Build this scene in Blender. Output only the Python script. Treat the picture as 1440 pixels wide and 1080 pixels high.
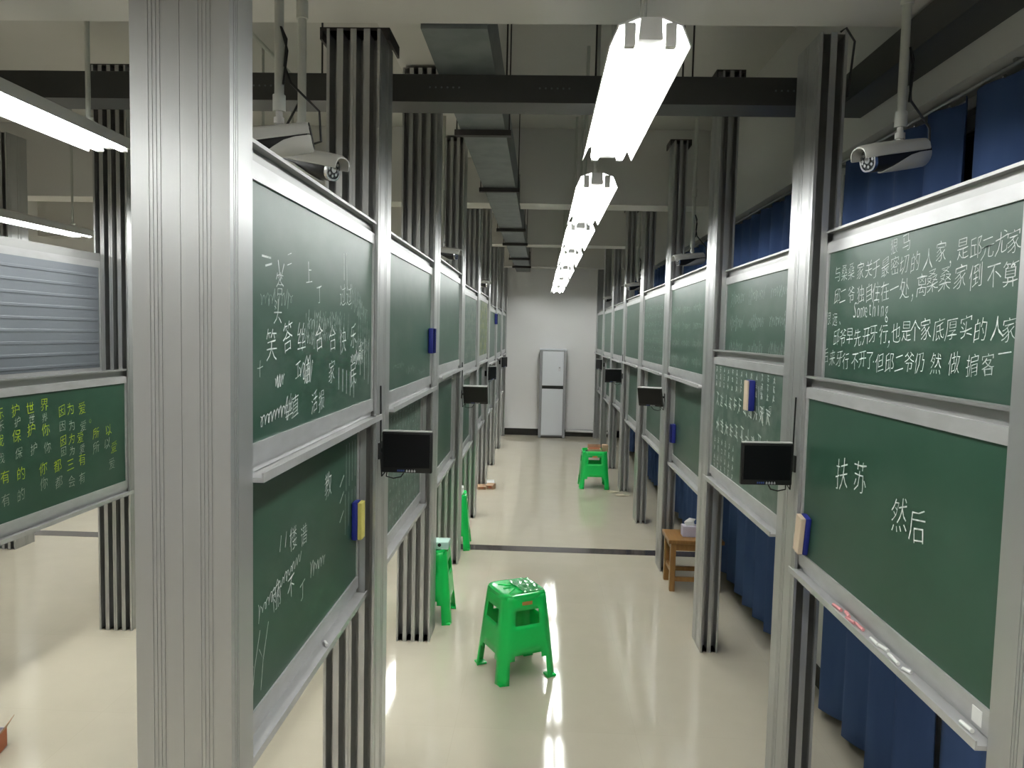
import bpy, bmesh, math, random
from mathutils import Vector, Matrix

for o in list(bpy.data.objects):
    bpy.data.objects.remove(o)
SC = bpy.context.scene
COL = SC.collection
PI = math.pi

# ------------------------------------------------------------------ camera, world, exposure
CAM_H = 1.75
YAW, PITCH, ROLL, FPX = 0.0373223, 0.0676817, 0.0224755, 1050.92
cd = bpy.data.cameras.new('camera'); cam = bpy.data.objects.new('camera', cd); COL.objects.link(cam)
cf = Vector((-math.sin(YAW)*math.cos(PITCH), math.cos(YAW)*math.cos(PITCH), -math.sin(PITCH)))
cr0 = Vector((math.cos(YAW), math.sin(YAW), 0)); cu0 = cr0.cross(cf)
cr = math.cos(ROLL)*cr0 + math.sin(ROLL)*cu0
cu = -math.sin(ROLL)*cr0 + math.cos(ROLL)*cu0
cam.matrix_world = Matrix(((cr.x, cu.x, -cf.x, 0), (cr.y, cu.y, -cf.y, 0), (cr.z, cu.z, -cf.z, CAM_H), (0, 0, 0, 1)))
cd.sensor_width = 36; cd.lens = 36*FPX/1440; cd.clip_start = 0.02
SC.camera = cam
w = bpy.data.worlds.new('world'); SC.world = w; w.use_nodes = True
w.node_tree.nodes['Background'].inputs[0].default_value = (0.6, 0.7, 0.8, 1)
w.node_tree.nodes['Background'].inputs[1].default_value = 0.02
SC.view_settings.view_transform = 'Standard'; SC.view_settings.look = 'None'
SC.view_settings.gamma = 1; SC.view_settings.use_curve_mapping = False
SC.view_settings.exposure = 0.66
TUBE_STRENGTH = 26.0          # the fluorescent tubes of the room's own lamps

# ------------------------------------------------------------------ materials
def mat(name, color, rough=.5, metal=0., spec=.5, coat=0., noise=None, bump=None, emit=0., trans=0.):
    m = bpy.data.materials.new(name); m.use_nodes = True
    nt = m.node_tree; b = nt.nodes['Principled BSDF']
    b.inputs['Base Color'].default_value = (*color, 1)
    b.inputs['Roughness'].default_value = rough
    b.inputs['Metallic'].default_value = metal
    b.inputs['Specular IOR Level'].default_value = spec
    b.inputs['Coat Weight'].default_value = coat
    b.inputs['Coat Roughness'].default_value = .05
    b.inputs['Transmission Weight'].default_value = trans
    if emit:
        b.inputs['Emission Color'].default_value = (*color, 1); b.inputs['Emission Strength'].default_value = emit
    tc = nt.nodes.new('ShaderNodeTexCoord')
    if noise:
        col2, scale, lo, hi, stretch = noise
        mp = nt.nodes.new('ShaderNodeMapping'); mp.inputs['Scale'].default_value = stretch
        nz = nt.nodes.new('ShaderNodeTexNoise'); nz.inputs['Scale'].default_value = scale; nz.inputs['Detail'].default_value = 5
        rp = nt.nodes.new('ShaderNodeValToRGB')
        rp.color_ramp.elements[0].position = lo; rp.color_ramp.elements[0].color = (*color, 1)
        rp.color_ramp.elements[1].position = hi; rp.color_ramp.elements[1].color = (*col2, 1)
        nt.links.new(tc.outputs['Object'], mp.inputs[0]); nt.links.new(mp.outputs[0], nz.inputs['Vector'])
        nt.links.new(nz.outputs['Fac'], rp.inputs[0]); nt.links.new(rp.outputs[0], b.inputs['Base Color'])
    if bump:
        scale, strength, stretch = bump
        mp = nt.nodes.new('ShaderNodeMapping'); mp.inputs['Scale'].default_value = stretch
        nz = nt.nodes.new('ShaderNodeTexNoise'); nz.inputs['Scale'].default_value = scale; nz.inputs['Detail'].default_value = 3
        bp = nt.nodes.new('ShaderNodeBump'); bp.inputs['Strength'].default_value = strength; bp.inputs['Distance'].default_value = .01
        nt.links.new(tc.outputs['Object'], mp.inputs[0]); nt.links.new(mp.outputs[0], nz.inputs['Vector'])
        nt.links.new(nz.outputs['Fac'], bp.inputs['Height']); nt.links.new(bp.outputs[0], b.inputs['Normal'])
    return m

M = {}
M['alu'] = mat('brushed_aluminium', (.46, .465, .46), .32, .68, bump=(60, .03, (1, 1, .02)))
M['alu_frame'] = mat('pale_aluminium_frame', (.53, .53, .53), .34, .4, noise=((.46, .46, .455), 30, .35, .7, (1, .3, 1)))
M['alu_rail'] = mat('grey_aluminium_rail', (.38, .38, .37), .4, .6)
M['dark_steel'] = mat('dark_painted_steel', (.048, .048, .044), .45, .1)
M['steel_back'] = mat('ribbed_grey_steel', (.24, .26, .29), .38, .55)
M['galv'] = mat('galvanised_duct', (.17, .19, .19), .45, .35, noise=((.13, .15, .15), 9, .4, .65, (1, 1, 1)))
M['angle'] = mat('dark_angle_iron', (.035, .03, .028), .6)
M['board'] = mat('green_chalkboard', (.022, .068, .043), .36, spec=.5, noise=((.075, .115, .09), 3.2, .45, .82, (1, 1, 2.2)))
M['board_clean'] = mat('deep_green_chalkboard', (.020, .066, .040), .40, spec=.45, noise=((.032, .082, .054), 3.2, .4, .8, (1, 1, 1.6)))
M['board_dusty'] = mat('chalk_dusted_green_board', (.035, .085, .060), .4, spec=.5, noise=((.13, .17, .14), 5, .38, .72, (1, 1.5, 2.2)))
M['board_yellow'] = mat('yellow_dusted_green_board', (.05, .10, .06), .4, spec=.5, noise=((.24, .25, .10), 9, .42, .66, (1, 1, 1)))
M['chalk'] = mat('white_chalk', (.70, .74, .72), .9, spec=.1, noise=((.42, .48, .45), 60, .45, .7, (1, 1, 1)))
M['chalk_faint'] = mat('faint_chalk', (.42, .50, .46), .9, spec=.1, noise=((.14, .21, .175), 70, .4, .7, (1, 1, 1)))
M['chalk_yellow'] = mat('yellow_chalk', (.50, .62, .03), .9, spec=.1, noise=((.24, .36, .03), 60, .45, .7, (1, 1, 1)))
M['chalk_pale_yellow'] = mat('pale_yellow_chalk', (.36, .40, .20), .9, spec=.1, noise=((.17, .22, .12), 50, .4, .7, (1, 1, 1)))
M['chalk_grey'] = mat('greyish_pink_chalk', (.40, .41, .37), .9, spec=.1, noise=((.20, .26, .21), 60, .45, .7, (1, 1, 1)))
M['chalk_pink'] = mat('pink_chalk', (.72, .33, .33), .9, spec=.1)
M['chalk_stick'] = mat('white_chalk_stick', (.80, .80, .76), .9, spec=.1)
M['wall'] = mat('white_wall_paint', (.84, .83, .82), .75, spec=.3)
M['ceil'] = mat('ceiling_plaster', (.52, .51, .47), .9, spec=.2, noise=((.48, .47, .435), 1.3, .3, .7, (1, 1, 1)))
M['beam'] = mat('pale_beam_plaster', (.60, .59, .555), .85, spec=.2)
M['black_stone'] = mat('black_skirting_tile', (.014, .012, .011), .2)
M['strip'] = mat('dark_brown_stone_strip', (.075, .06, .055), .12, noise=((.045, .037, .035), 20, .4, .65, (1, 1, 1)))
M['curtain'] = mat('blue_curtain_cloth', (.095, .165, .37), .85, spec=.15, noise=((.074, .130, .30), 7, .35, .7, (1, 1, .15)))
M['night'] = mat('dark_window_glass', (.012, .014, .015), .06, spec=.6)
M['winframe'] = mat('window_frame_white', (.5, .5, .48), .5)
M['green'] = mat('green_plastic', (.005, .60, .105), .30, spec=.5)
M['green_gloss'] = mat('glossy_green_plastic', (.005, .60, .105), .22, spec=.5, coat=.4)  # same green as the legs, smoother and clear coated
M['black'] = mat('black_plastic', (.006, .006, .006), .38)
M['screen'] = mat('black_screen_glass', (.003, .003, .004), .3, spec=.3)
M['silver'] = mat('silver_plastic', (.58, .58, .57), .35, .4)
M['cam_white'] = mat('camera_white_shell', (.46, .455, .42), .35)
M['pipe'] = mat('painted_pipe', (.46, .47, .42), .45)
M['lens'] = mat('camera_glass', (.02, .025, .03), .05, spec=.8)
M['chrome'] = mat('chrome_ring', (.8, .8, .8), .15, 1.)
M['blue'] = mat('blue_eraser_plastic', (.012, .022, .22), .45)
M['felt_navy'] = mat('navy_felt', (.012, .016, .09), .95, spec=.1)
M['felt_yellow'] = mat('yellow_felt', (.62, .55, .16), .95, spec=.1)
M['felt_cream'] = mat('cream_felt', (.62, .50, .38), .95, spec=.1)
M['fridge'] = mat('white_enamel', (.72, .74, .78), .3)
M['fridge_grey'] = mat('grey_cabinet_side', (.30, .30, .31), .45)
M['lampbody'] = mat('white_lamp_body', (.75, .75, .73), .4)
M['tube'] = mat('fluorescent_tube', (.98, 1.0, .985), .4, emit=TUBE_STRENGTH)
M['wood'] = mat('varnished_wood', (.36, .19, .055), .35, noise=((.26, .125, .035), 6, .3, .7, (8, 1, 1)))
M['card'] = mat('brown_cardboard', (.50, .33, .21), .8, noise=((.42, .27, .17), 12, .4, .6, (1, 1, 1)))
M['card_red'] = mat('printed_orange_card', (.55, .16, .06), .6)
M['paper'] = mat('white_paper', (.78, .78, .75), .8)
M['paper_pale'] = mat('pale_green_film', (.55, .80, .70), .25)
M['lilac'] = mat('pale_lilac_card', (.56, .52, .62), .6)
M['scrap'] = mat('cream_paper_scrap', (.62, .55, .40), .9)
M['ink_blue'] = mat('blue_print', (.03, .06, .25), .5)
M['ink_white'] = mat('white_print', (.65, .65, .68), .5)
M['orange'] = mat('orange_sticker', (.55, .25, .07), .5)
def floor_mat():
    m = bpy.data.materials.new('polished_cream_tile'); m.use_nodes = True
    nt = m.node_tree; b = nt.nodes['Principled BSDF']
    b.inputs['Roughness'].default_value = .065; b.inputs['Specular IOR Level'].default_value = .38
    tc = nt.nodes.new('ShaderNodeTexCoord')
    mp = nt.nodes.new('ShaderNodeMapping'); mp.inputs['Location'].default_value = (.34, .0, 0)
    bk = nt.nodes.new('ShaderNodeTexBrick'); bk.offset = 0
    for k, v in (('Scale', 1.0), ('Mortar Size', .0016), ('Brick Width', .8), ('Row Height', .8), ('Mortar Smooth', .3)): bk.inputs[k].default_value = v
    bk.inputs['Color1'].default_value = (.60, .548, .43, 1); bk.inputs['Color2'].default_value = (.588, .537, .42, 1)
    bk.inputs['Mortar'].default_value = (.565, .515, .40, 1)
    nz = nt.nodes.new('ShaderNodeTexNoise'); nz.inputs['Scale'].default_value = 5; nz.inputs['Detail'].default_value = 4
    mx = nt.nodes.new('ShaderNodeMixRGB'); mx.blend_type = 'MULTIPLY'; mx.inputs[0].default_value = .10
    nt.links.new(tc.outputs['Object'], mp.inputs[0]); nt.links.new(mp.outputs[0], bk.inputs['Vector']); nt.links.new(tc.outputs['Object'], nz.inputs['Vector'])
    nt.links.new(bk.outputs['Color'], mx.inputs[1]); nt.links.new(nz.outputs['Fac'], mx.inputs[2]); nt.links.new(mx.outputs[0], b.inputs['Base Color'])
    return m
M['floor'] = floor_mat()

# ------------------------------------------------------------------ mesh helpers
class MB:
    def __init__(s): s.bm = bmesh.new()
    def box(s, x0, x1, y0, y1, z0, z1, bev=0, rot=None, piv=None):
        r = bmesh.ops.create_cube(s.bm, size=1); vs = r['verts']
        for v in vs: v.co = Vector(((x0+x1)/2+v.co.x*(x1-x0), (y0+y1)/2+v.co.y*(y1-y0), (z0+z1)/2+v.co.z*(z1-z0)))
        if bev:
            es = list({e for v in vs for e in v.link_edges})
            rr = bmesh.ops.bevel(s.bm, geom=es, offset=bev, segments=2, affect='EDGES', profile=.6)
            vs = list({v for f in rr['faces'] for v in f.verts} | {v for v in vs if v.is_valid})
        if rot: bmesh.ops.rotate(s.bm, verts=vs, cent=piv or ((x0+x1)/2, (y0+y1)/2, (z0+z1)/2), matrix=rot)
        return s
    def tube(s, pts, r, seg=10, cap=True):
        pts = [Vector(p) for p in pts]; n = len(pts)
        rs = r if isinstance(r, (list, tuple)) else [r]*n
        rings = []; up = None
        for i, p in enumerate(pts):
            d = (pts[min(i+1, n-1)]-pts[max(i-1, 0)]).normalized()
            if up is None: up = Vector((0, 0, 1)) if abs(d.z) < .9 else Vector((1, 0, 0))
            a = d.cross(up).normalized(); up2 = a.cross(d).normalized(); up = up2
            rings.append([s.bm.verts.new(p+rs[i]*(a*math.cos(t)+up2*math.sin(t))) for t in [2*PI*k/seg for k in range(seg)]])
        for a, b in zip(rings, rings[1:]):
            for k in range(seg): s.bm.faces.new((a[k], a[(k+1) % seg], b[(k+1) % seg], b[k]))
        if cap: s.bm.faces.new(rings[0][::-1]); s.bm.faces.new(rings[-1])
        return s
    def prism(s, poly, z0, z1, axis='z'):
        def P(a, b, c):
            return {'z': (a, b, c), 'y': (a, c, b), 'x': (c, a, b)}[axis]
        lo = [s.bm.verts.new(P(a, b, z0)) for a, b in poly]; hi = [s.bm.verts.new(P(a, b, z1)) for a, b in poly]
        n = len(poly)
        for k in range(n): s.bm.faces.new((lo[k], lo[(k+1) % n], hi[(k+1) % n], hi[k]))
        s.bm.faces.new(lo[::-1]); s.bm.faces.new(hi)
        return s
    def loft(s, sections, cap=True):
        rings = [[s.bm.verts.new(p) for p in sec] for sec in sections]
        n = len(rings[0])
        for a, b in zip(rings, rings[1:]):
            for k in range(n): s.bm.faces.new((a[k], a[(k+1) % n], b[(k+1) % n], b[k]))
        if cap: s.bm.faces.new(rings[0][::-1]); s.bm.faces.new(rings[-1])
        return s
    def mesh(s, name, m, smooth=False):
        bmesh.ops.recalc_face_normals(s.bm, faces=s.bm.faces[:])
        me = bpy.data.meshes.new(name); s.bm.to_mesh(me); s.bm.free(); me.materials.append(M[m] if isinstance(m, str) else m)
        if smooth:
            for p in me.polygons: p.use_smooth = True
            try: me.set_sharp_from_angle(angle=math.radians(38))
            except Exception: pass
        return me
    def build(s, name, m, parent=None, smooth=False):
        return link(s.mesh(name, m, smooth), name, parent)
def link(me, name, parent=None):
    o = bpy.data.objects.new(name, me); COL.objects.link(o)
    if parent: o.parent = parent
    return o
def tag(o, label=None, cat=None, group=None, kind=None):
    if label: o['label'] = label
    if cat: o['category'] = cat
    if group: o['group'] = group
    if kind: o['kind'] = kind
    return o
def thing(name, label, cat, loc=(0, 0, 0), rz=0, group=None):
    o = bpy.data.objects.new(name, None); COL.objects.link(o); o.empty_display_size = .05
    o.location = loc; o.rotation_euler = (0, 0, rz)
    return tag(o, label, cat, group)
def kids(o): return [c for c in bpy.data.objects if c.parent == o]
def dup(o, loc, rz=None, label=None, parent=None):
    c = o.copy(); COL.objects.link(c)
    if parent: c.parent = parent
    else:
        c.location = loc
        if rz is not None: c.rotation_euler = (0, 0, rz)
    if label: c['label'] = label
    for k in kids(o): dup(k, None, None, None, c)
    return c
def struct(o): o['kind'] = 'structure'; return o
ORD = ['nearest', 'second', 'third', 'fourth', 'fifth', 'sixth', 'seventh', 'eighth', 'ninth']

# ------------------------------------------------------------------ dimensions of the rows
XL, XR = -.588, .928            # corridor faces of the two rows of posts
PROF_W, PROF_D = .094, .110     # one aluminium profile
def Y(i): return 1.241+1.4242*i # front face of the i-th post
POST_TOP = 3.16; CEIL = 3.42; Y_END = 12.85; SOFFIT = 2.815
AISLE_X = XL-2*PROF_W           # back face of the double row
XF = -2.30                      # corridor face of the row beyond the left aisle

# ------------------------------------------------------------------ the room
struct(MB().box(-6.2, 1.5, -3.2, Y_END+.1, -.08, 0).build('floor', 'floor'))
struct(MB().box(-6.2, 1.5, -3.2, Y_END+.1, CEIL, CEIL+.1).build('ceiling', 'ceil'))
struct(MB().box(-6.2, 1.5, Y_END, Y_END+.12, 0, CEIL).build('wall_back', 'wall'))
struct(MB().box(-6.2, 1.5, -3.3, -3.2, 0, CEIL).build('wall_front', 'wall'))
struct(MB().box(-6.3, -6.2, -3.3, Y_END+.1, 0, CEIL).build('wall_left', 'wall'))
# right wall with four window openings
WX = 1.45
wins = [(1.2, 3.75), (4.35, 6.7), (7.3, 9.6), (10.2, 12.3)]
b = MB(); y = -3.2
for a, c in wins+[(Y_END, Y_END)]:
    b.box(WX, WX+.14, y, a, 0, CEIL)
    if c > a: b.box(WX, WX+.14, a, c, 0, .85); b.box(WX, WX+.14, a, c, 2.55, CEIL)
    y = c
struct(b.build('wall_right', 'wall'))
for n, (a, c) in enumerate(wins):
    b = MB(); mid = (a+c)/2
    for q in (a, mid-.025, c-.05): b.box(WX+.04, WX+.09, q, q+.05, .85, 2.55)
    b.box(WX+.04, WX+.09, a, c, .85, .90); b.box(WX+.04, WX+.09, a, c, 2.50, 2.55)
    f = struct(b.build('window_%d' % (n+1), 'winframe'))
    MB().box(WX+.06, WX+.068, a+.05, c-.05, .9, 2.5).build('pane', 'night', f)
struct(MB().box(1.33, WX, -3.2, Y_END, 2.59, CEIL).build('trim_1', 'beam'))
struct(MB().box(-6.2, .0, Y_END-.015, Y_END, 0, .115).box(.0, WX, Y_END-.015, Y_END, 0, .115).build('baseboard_back', 'black_stone'))
struct(MB().box(WX-.012, WX, -3.2, Y_END-.02, 0, .10).build('baseboard_right', 'black_stone'))
struct(MB().box(-6.2, WX-.012, 5.915, 6.06, -.001, .0012).build('trim_2', 'strip'))
# ceiling beams across the room, notched for the duct, and the beam above the left row
DX0, DX1, DZ0, DZ1 = -.445, -.212, 2.80, 3.03
for n, (a, c) in enumerate([(2.38, 2.655), (6.22, 6.50), (9.04, 9.33), (12.0, 12.25)]):
    b = MB()
    if n == 0: b.box(-6.2, 1.33, a, c, SOFFIT, CEIL)
    else:
        b.box(-6.2, DX0-.01, a, c, SOFFIT, CEIL); b.box(DX1+.01, 1.33, a, c, SOFFIT, CEIL); b.box(DX0-.01, DX1+.01, a, c, DZ1+.02, CEIL)
    struct(b.build('trim_%d' % (n+3), 'beam'))
struct(MB().box(-.80, -.47, -3.2, Y_END, POST_TOP+.02, CEIL).build('trim_7', 'beam'))

# ------------------------------------------------------------------ fluorescent lamps
def make_lamp(loc, L, label, group, stem_end=0):
    t = thing('fluorescent_lamp', label, 'ceiling light', loc, 0, group)
    # local: origin at the near end of the batten, centre line, underside of body
    MB().prism([(-.028, 0), (.028, 0), (.024, .05), (-.024, .05)], 0, L, 'y').build('batten_body', 'lampbody', t)
    b = MB()
    for s in (-1, 1):
        b.prism([(s*.024, .052), (s*.072, .034), (s*.092, -.013), (s*.095, -.012), (s*.075, .037), (s*.026, .056)], .01, L-.01, 'y')
    b.build('reflector', 'lampbody', t)
    for s in (-1, 1):
        MB().tube([(s*.047, .028, .002), (s*.047, L-.028, .002)], .0165, 12).build('fluorescent_tube', 'tube', t, True)
    for yy in (.004, L-.026):
        for sx in (-1, 1):
            MB().box(sx*.047-.013, sx*.047+.013, yy, yy+.022, -.014, .040, .004).build('lamp_holder', 'lampbody', t)
    for yy in (.16, L-.16):
        MB().tube([(0, yy, .048), (0, yy, CEIL-loc[2])], .009, 8).tube([(0, yy, .05), (0, yy, .075)], .018, 10).build('suspension_tube', 'pipe', t, True)
    return t
LZ = 2.43
cen = [(.25, 1.18), (1.775, 1.16), (3.43, 1.20), (4.83, 1.22), (6.27, 1.22), (7.85, 1.22), (9.35, 1.22), (10.9, 1.22)]
nm = ['above the camera', 'the nearest and largest in the photo', 'second lamp along the aisle', 'third lamp along the aisle', 'fourth lamp along the aisle', 'fifth lamp along the aisle', 'sixth lamp along the aisle', 'last before the far wall']
for i, (y0, L) in enumerate(cen):
    make_lamp((.235, y0, LZ), L, 'twin tube lamp over the middle aisle, ' + nm[i], 'lamps over the middle aisle')
make_lamp((.235, -1.28, LZ), 1.2, 'twin tube fluorescent lamp over the middle aisle behind the camera', 'lamps over the middle aisle')
for i, y0 in enumerate([-1.28, .25, 1.70, 3.43, 4.83, 6.3, 7.9, 9.5, 11.0]):
    make_lamp((-1.68, y0, LZ), 1.2, ('fluorescent lamp at upper left with its end just left of the big post' if i == 2 else 'fluorescent lamp over the left aisle, %s from the front' % ORD[i]), 'lamps over the left aisle')
for i, y0 in enumerate([.25, 1.70, 3.2, 4.53, 6.3, 7.9, 9.5]):
    make_lamp((-3.55, y0, LZ), 1.2, ('thin bright lamp far left above the grey steel panel' if i == 3 else 'fluorescent lamp over the farthest left aisle, %s from the front' % ORD[i]), 'lamps over the farthest left aisle')

# ------------------------------------------------------------------ aluminium posts
def edge_feats(p, q, feats):
    # points from p to q (excluding q) with notches cut to the left... (centre, width, depth), inward normal = left of direction
    p = Vector((*p, 0)); q = Vector((*q, 0)); d = (q-p).normalized(); nrm = Vector((-d.y, d.x, 0)); out = [p]
    for c, wd, dp in feats:
        if dp > .01:      # T slot: narrow mouth, wider channel behind the lips
            a = p+d*(c-wd/2); e = p+d*(c+wd/2); lip = .003; k = d*.0088
            out += [a, a+nrm*lip, a-k+nrm*lip, a-k+nrm*dp, e+k+nrm*dp, e+k+nrm*lip, e+nrm*lip, e]; continue
        a = p+d*(c-wd/2); e = p+d*(c+wd/2)
        out += [a, a+nrm*dp, e+nrm*dp, e]
    return out
def profile_poly(front, back):
    W, D = PROF_W, PROF_D
    slots = [(.023, .026, .104), (.071, .026, .104)]
    cover = [(.036+.0075*k,   .0028, .0016) for k in range(4)]
    side = [(.018, .003, .002), (.027, .003, .002), (.036, .003, .002)]
    side_r = [(D-x, wd, dp) for x, wd, dp in side][::-1]
    F = {'slots': slots, 'cover': cover, 'plain': []}
    pts = edge_feats((0, 0), (W, 0), F[front]) + edge_feats((W, 0), (W, D), side) + edge_feats((W, D), (0, D), F[back]) + edge_feats((0, D), (0, 0), side_r)
    return [(v.x, v.y) for v in pts]
PROFILES = {}
def profile_mesh(front, back, h):
    k = (front, back, h)
    if k not in PROFILES: PROFILES[k] = MB().prism(profile_poly(front, back), 0, h).mesh('aluminium_profile', 'alu')
    return PROFILES[k]
def make_post(x, y, cols, kind, h, label, group, cap=False):
    """x = left side, y = front; cols profiles side by side; kind: end / mid / last"""
    t = thing('aluminium_post', label, 'post', (x, y, 0), 0, group)
    for c in range(cols):
        g = .0008*c
        if kind == 'end':
            link(profile_mesh('cover', 'slots', h), 'aluminium_profile', t).location = (c*PROF_W+g, 0, 0)
        elif kind == 'last':
            link(profile_mesh('slots', 'plain', h), 'aluminium_profile', t).location = (c*PROF_W+g, 0, 0)
        else:
            link(profile_mesh('slots', 'plain', h), 'aluminium_profile', t).location = (c*PROF_W+g, 0, 0)
            link(profile_mesh('plain', 'slots', h), 'aluminium_profile', t).location = (c*PROF_W+g, PROF_D+.004, 0)
    if cap:
        W = cols*PROF_W
        MB().box(-.03, W+.03, .02, .2, h, h+.012).box(-.03, -.022, .02, .2, h-.03, h).box(W+.022, W+.03, .02, .2, h-.03, h).build('top_bracket', 'angle', t)
    return t
def where(i): return ['at the front end of the row', 'second from the front', 'third from the front', 'fourth from the front', 'fifth from the front', 'sixth from the front', 'seventh from the front', 'eighth from the front', 'against the far wall'][i]
LG, RG, FG = 'double posts of the left row', 'single posts of the right row', 'posts beyond the left aisle'
for i in range(9):
    kind = 'end' if i == 0 else ('last' if i == 8 else 'mid')
    yy = 1.395 if i == 0 else Y(i)
    hL = 2.80 if i == 1 else POST_TOP
    lab = ('big double aluminium post in the left foreground with grooved front cover' if i == 0 else
           'double aluminium post of the left row, ' + where(i) + (' with a tablet' if i == 1 else ''))
    make_post(AISLE_X, yy, 2, kind, hL, lab, LG, cap=(i == 1))
    lab = ('aluminium post cropped at the right edge of the photo' if i == 0 else
           'single aluminium post of the right row, ' + where(i) + (' with a tablet' if i == 1 else ''))
    make_post(XR, yy, 1, kind, hL if i > 0 else POST_TOP, lab, RG, cap=(i in (2, 3, 4, 5)))
for i in (1, 2, 3):
    make_post(XF-2*PROF_W, Y(i), 2, 'mid', POST_TOP, 'slotted double post beyond the left aisle, ' + ('just left of the big foreground post' if i == 2 else 'beside the writing in yellow' if i == 1 else 'behind the big foreground post'), FG, cap=(i == 2))
make_post(-4.20, Y(3), 2, 'mid', POST_TOP, 'distant slotted post at far left under the end of the thin lamp', FG)
make_post(-4.20, Y(2), 2, 'mid', POST_TOP, 'slotted post in the farthest left row, second from the front', FG)

# ------------------------------------------------------------------ chalkboards
BH = .703
random.seed(4)
def writing(parent, strokes_mesh, m, name='chalk_writing'):
    return link(strokes_mesh, name, parent)
def make_board(xc, y0, y1, zb, s, label, group, surf='board', tray=.046, back=False):
    """sliding chalkboard: s = +1 faces +x, -1 faces -x; local origin bottom centre"""
    W = y1-y0-.004; h = W/2
    t = thing('chalkboard', label, 'chalkboard', (xc, (y0+y1)/2, zb), 0, group)
    def bx(b, xa, xb, *r, **k): b.box(min(s*xa, s*xb), max(s*xa, s*xb), *r, **k)
    b = MB(); bx(b, -.009, .006, -h+.012, h-.012, .062, .632)
    sf = b.build('writing_surface', surf, t)
    b = MB(); bx(b, -.011, .012, -h, h, .030, .075); bx(b, -.011, .012, -h, h, .625, .662)
    bx(b, -.011, .012, -h, -h+.014, .075, .625); bx(b, -.011, .012, h-.014, h, .075, .625)
    b.build('frame', 'alu_frame', t)
    b = MB(); bx(b, -.011, -.004, -h, h, .662, .697); bx(b, -.012, .018, -h, h, .695, BH)
    b.build('top_rail', 'alu_rail', t)
    b = MB(); bx(b, -.011, .004, -h, h, .012, .030); bx(b, -.011, tray, -h, h, 0, .010); bx(b, tray-.004, tray, -h, h, .010, .020)
    b.build('chalk_tray', 'alu_frame', t)
    if back:
        b = MB(); bx(b, -.013, -.009, -h+.022, h-.022, .075, .625)
        for k in range(9): bx(b, -.018, -.013, -h+.03, h-.03, .09+.06*k, .105+.06*k, bev=.002)
        b.build('ribbed_steel_back', 'steel_back', t)
    return t, sf
def near(i): return 1.395+PROF_D if i == 0 else Y(i)+2*PROF_D+.004
T1, T2 = .023, .071
ups = [1.43, 1.432, 1.475, 1.42, 1.445, 1.38, 1.40, 1.41]
los = [.778, .783, .795, .72, .75, .75, .75, .76]
BL, BR = {}, {}
whL = ['covered in large white chalk characters, upper first left bay', 'blank grey-green with a blue eraser, upper second left bay', 'pale and blank, upper third left bay', 'smeared brownish, upper fourth left bay', 'dusted yellowish, upper fifth left bay', 'upper board of the sixth left bay, from the front', 'upper board of the seventh left bay, from the front', 'upper board of the last left bay before the wall']
wlL = ['with sparse thin chalk strokes and an eraser, lower first left bay', 'filled with dense faint scribble behind the tablet, lower second left bay', 'lower board of the third left bay, above a green stool', 'lower board of the fourth left bay, narrow in view', 'lower board of the fifth left bay, from the front', 'lower board of the sixth left bay, from the front', 'lower board of the seventh left bay, from the front', 'lower board of the last left bay before the wall']
surfL = ['board', 'board', 'board', 'board_dusty', 'board_yellow', 'board', 'board', 'board']
for i in range(8):
    BL[i, 'u'] = make_board(XL-T1, near(i), Y(i+1), ups[i], 1, 'green chalkboard ' + whL[i], 'chalkboards of the left row', surfL[i])
    BL[i, 'l'] = make_board(XL-T2, near(i), Y(i+1), los[i], 1, 'green chalkboard ' + wlL[i], 'chalkboards of the left row', 'board_clean' if i == 0 else 'board_dusty' if i == 1 else 'board')
rup = [(1.425, T2), (1.41, T2), (1.46, T1), (1.455, T1), (1.45, T1), (1.44, T1), (1.44, T1), (1.45, T1)]
rlo = [(.922, T1), (.985, T1), (.815, T2), (.82, T2), (.80, T2), (.85, T2), (.80, T2), (.82, T2)]
whR = ['with a passage in white Chinese characters and Something, upper first right bay', 'with faint cursive lines, upper second right bay', 'with faint cursive lines and a few letters, upper third right bay', 'with pinkish faded writing, upper fourth right bay', 'upper board of the fifth right bay, from the front', 'upper board of the sixth right bay, from the front', 'upper board of the seventh right bay, from the front', 'upper board of the last right bay before the wall']
wlR = ['nearly blank with four white characters, lower first right bay', 'crowded with small white characters and a blue eraser, lower second right bay', 'blank, lower board of the third right bay above the wooden stool', 'blank, lower board of the fourth right bay', 'lower board of the fifth right bay, from the front', 'lower board of the sixth right bay, from the front', 'lower board of the seventh right bay, from the front', 'lower board of the last right bay before the wall']
for i in range(8):
    z, tr = rup[i]
    BR[i, 'u'] = make_board(XR+tr, near(i), Y(i+1), z, -1, 'green chalkboard ' + whR[i], 'chalkboards of the right row', 'board' , tray=.046 if tr == T1 else .018)
    z, tr = rlo[i]
    BR[i, 'l'] = make_board(XR+tr, near(i), Y(i+1), z, -1, 'green chalkboard ' + wlR[i], 'chalkboards of the right row', 'board_clean' if i == 0 else 'board_dusty' if i == 1 else 'board')
BF = make_board(XF-T1, near(1), Y(2), .80, 1, 'deep green chalkboard with yellow and grey Chinese characters at the left edge', 'chalkboards beyond the left aisle', 'board_clean')
BG = make_board(XF-.164, near(1), Y(2), 1.435, -1, 'raised board at the left edge showing its ribbed grey steel back', 'chalkboards beyond the left aisle', 'board', back=True)
for i in (2,):
    make_board(XF-T1, near(i), Y(i+1), .80, 1, 'lower chalkboard beyond the left aisle hidden behind the foreground post', 'chalkboards beyond the left aisle')
    make_board(XF-T2, near(i), Y(i+1), 1.43, 1, 'upper chalkboard beyond the left aisle hidden behind the foreground post', 'chalkboards beyond the left aisle', tray=.018)
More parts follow.
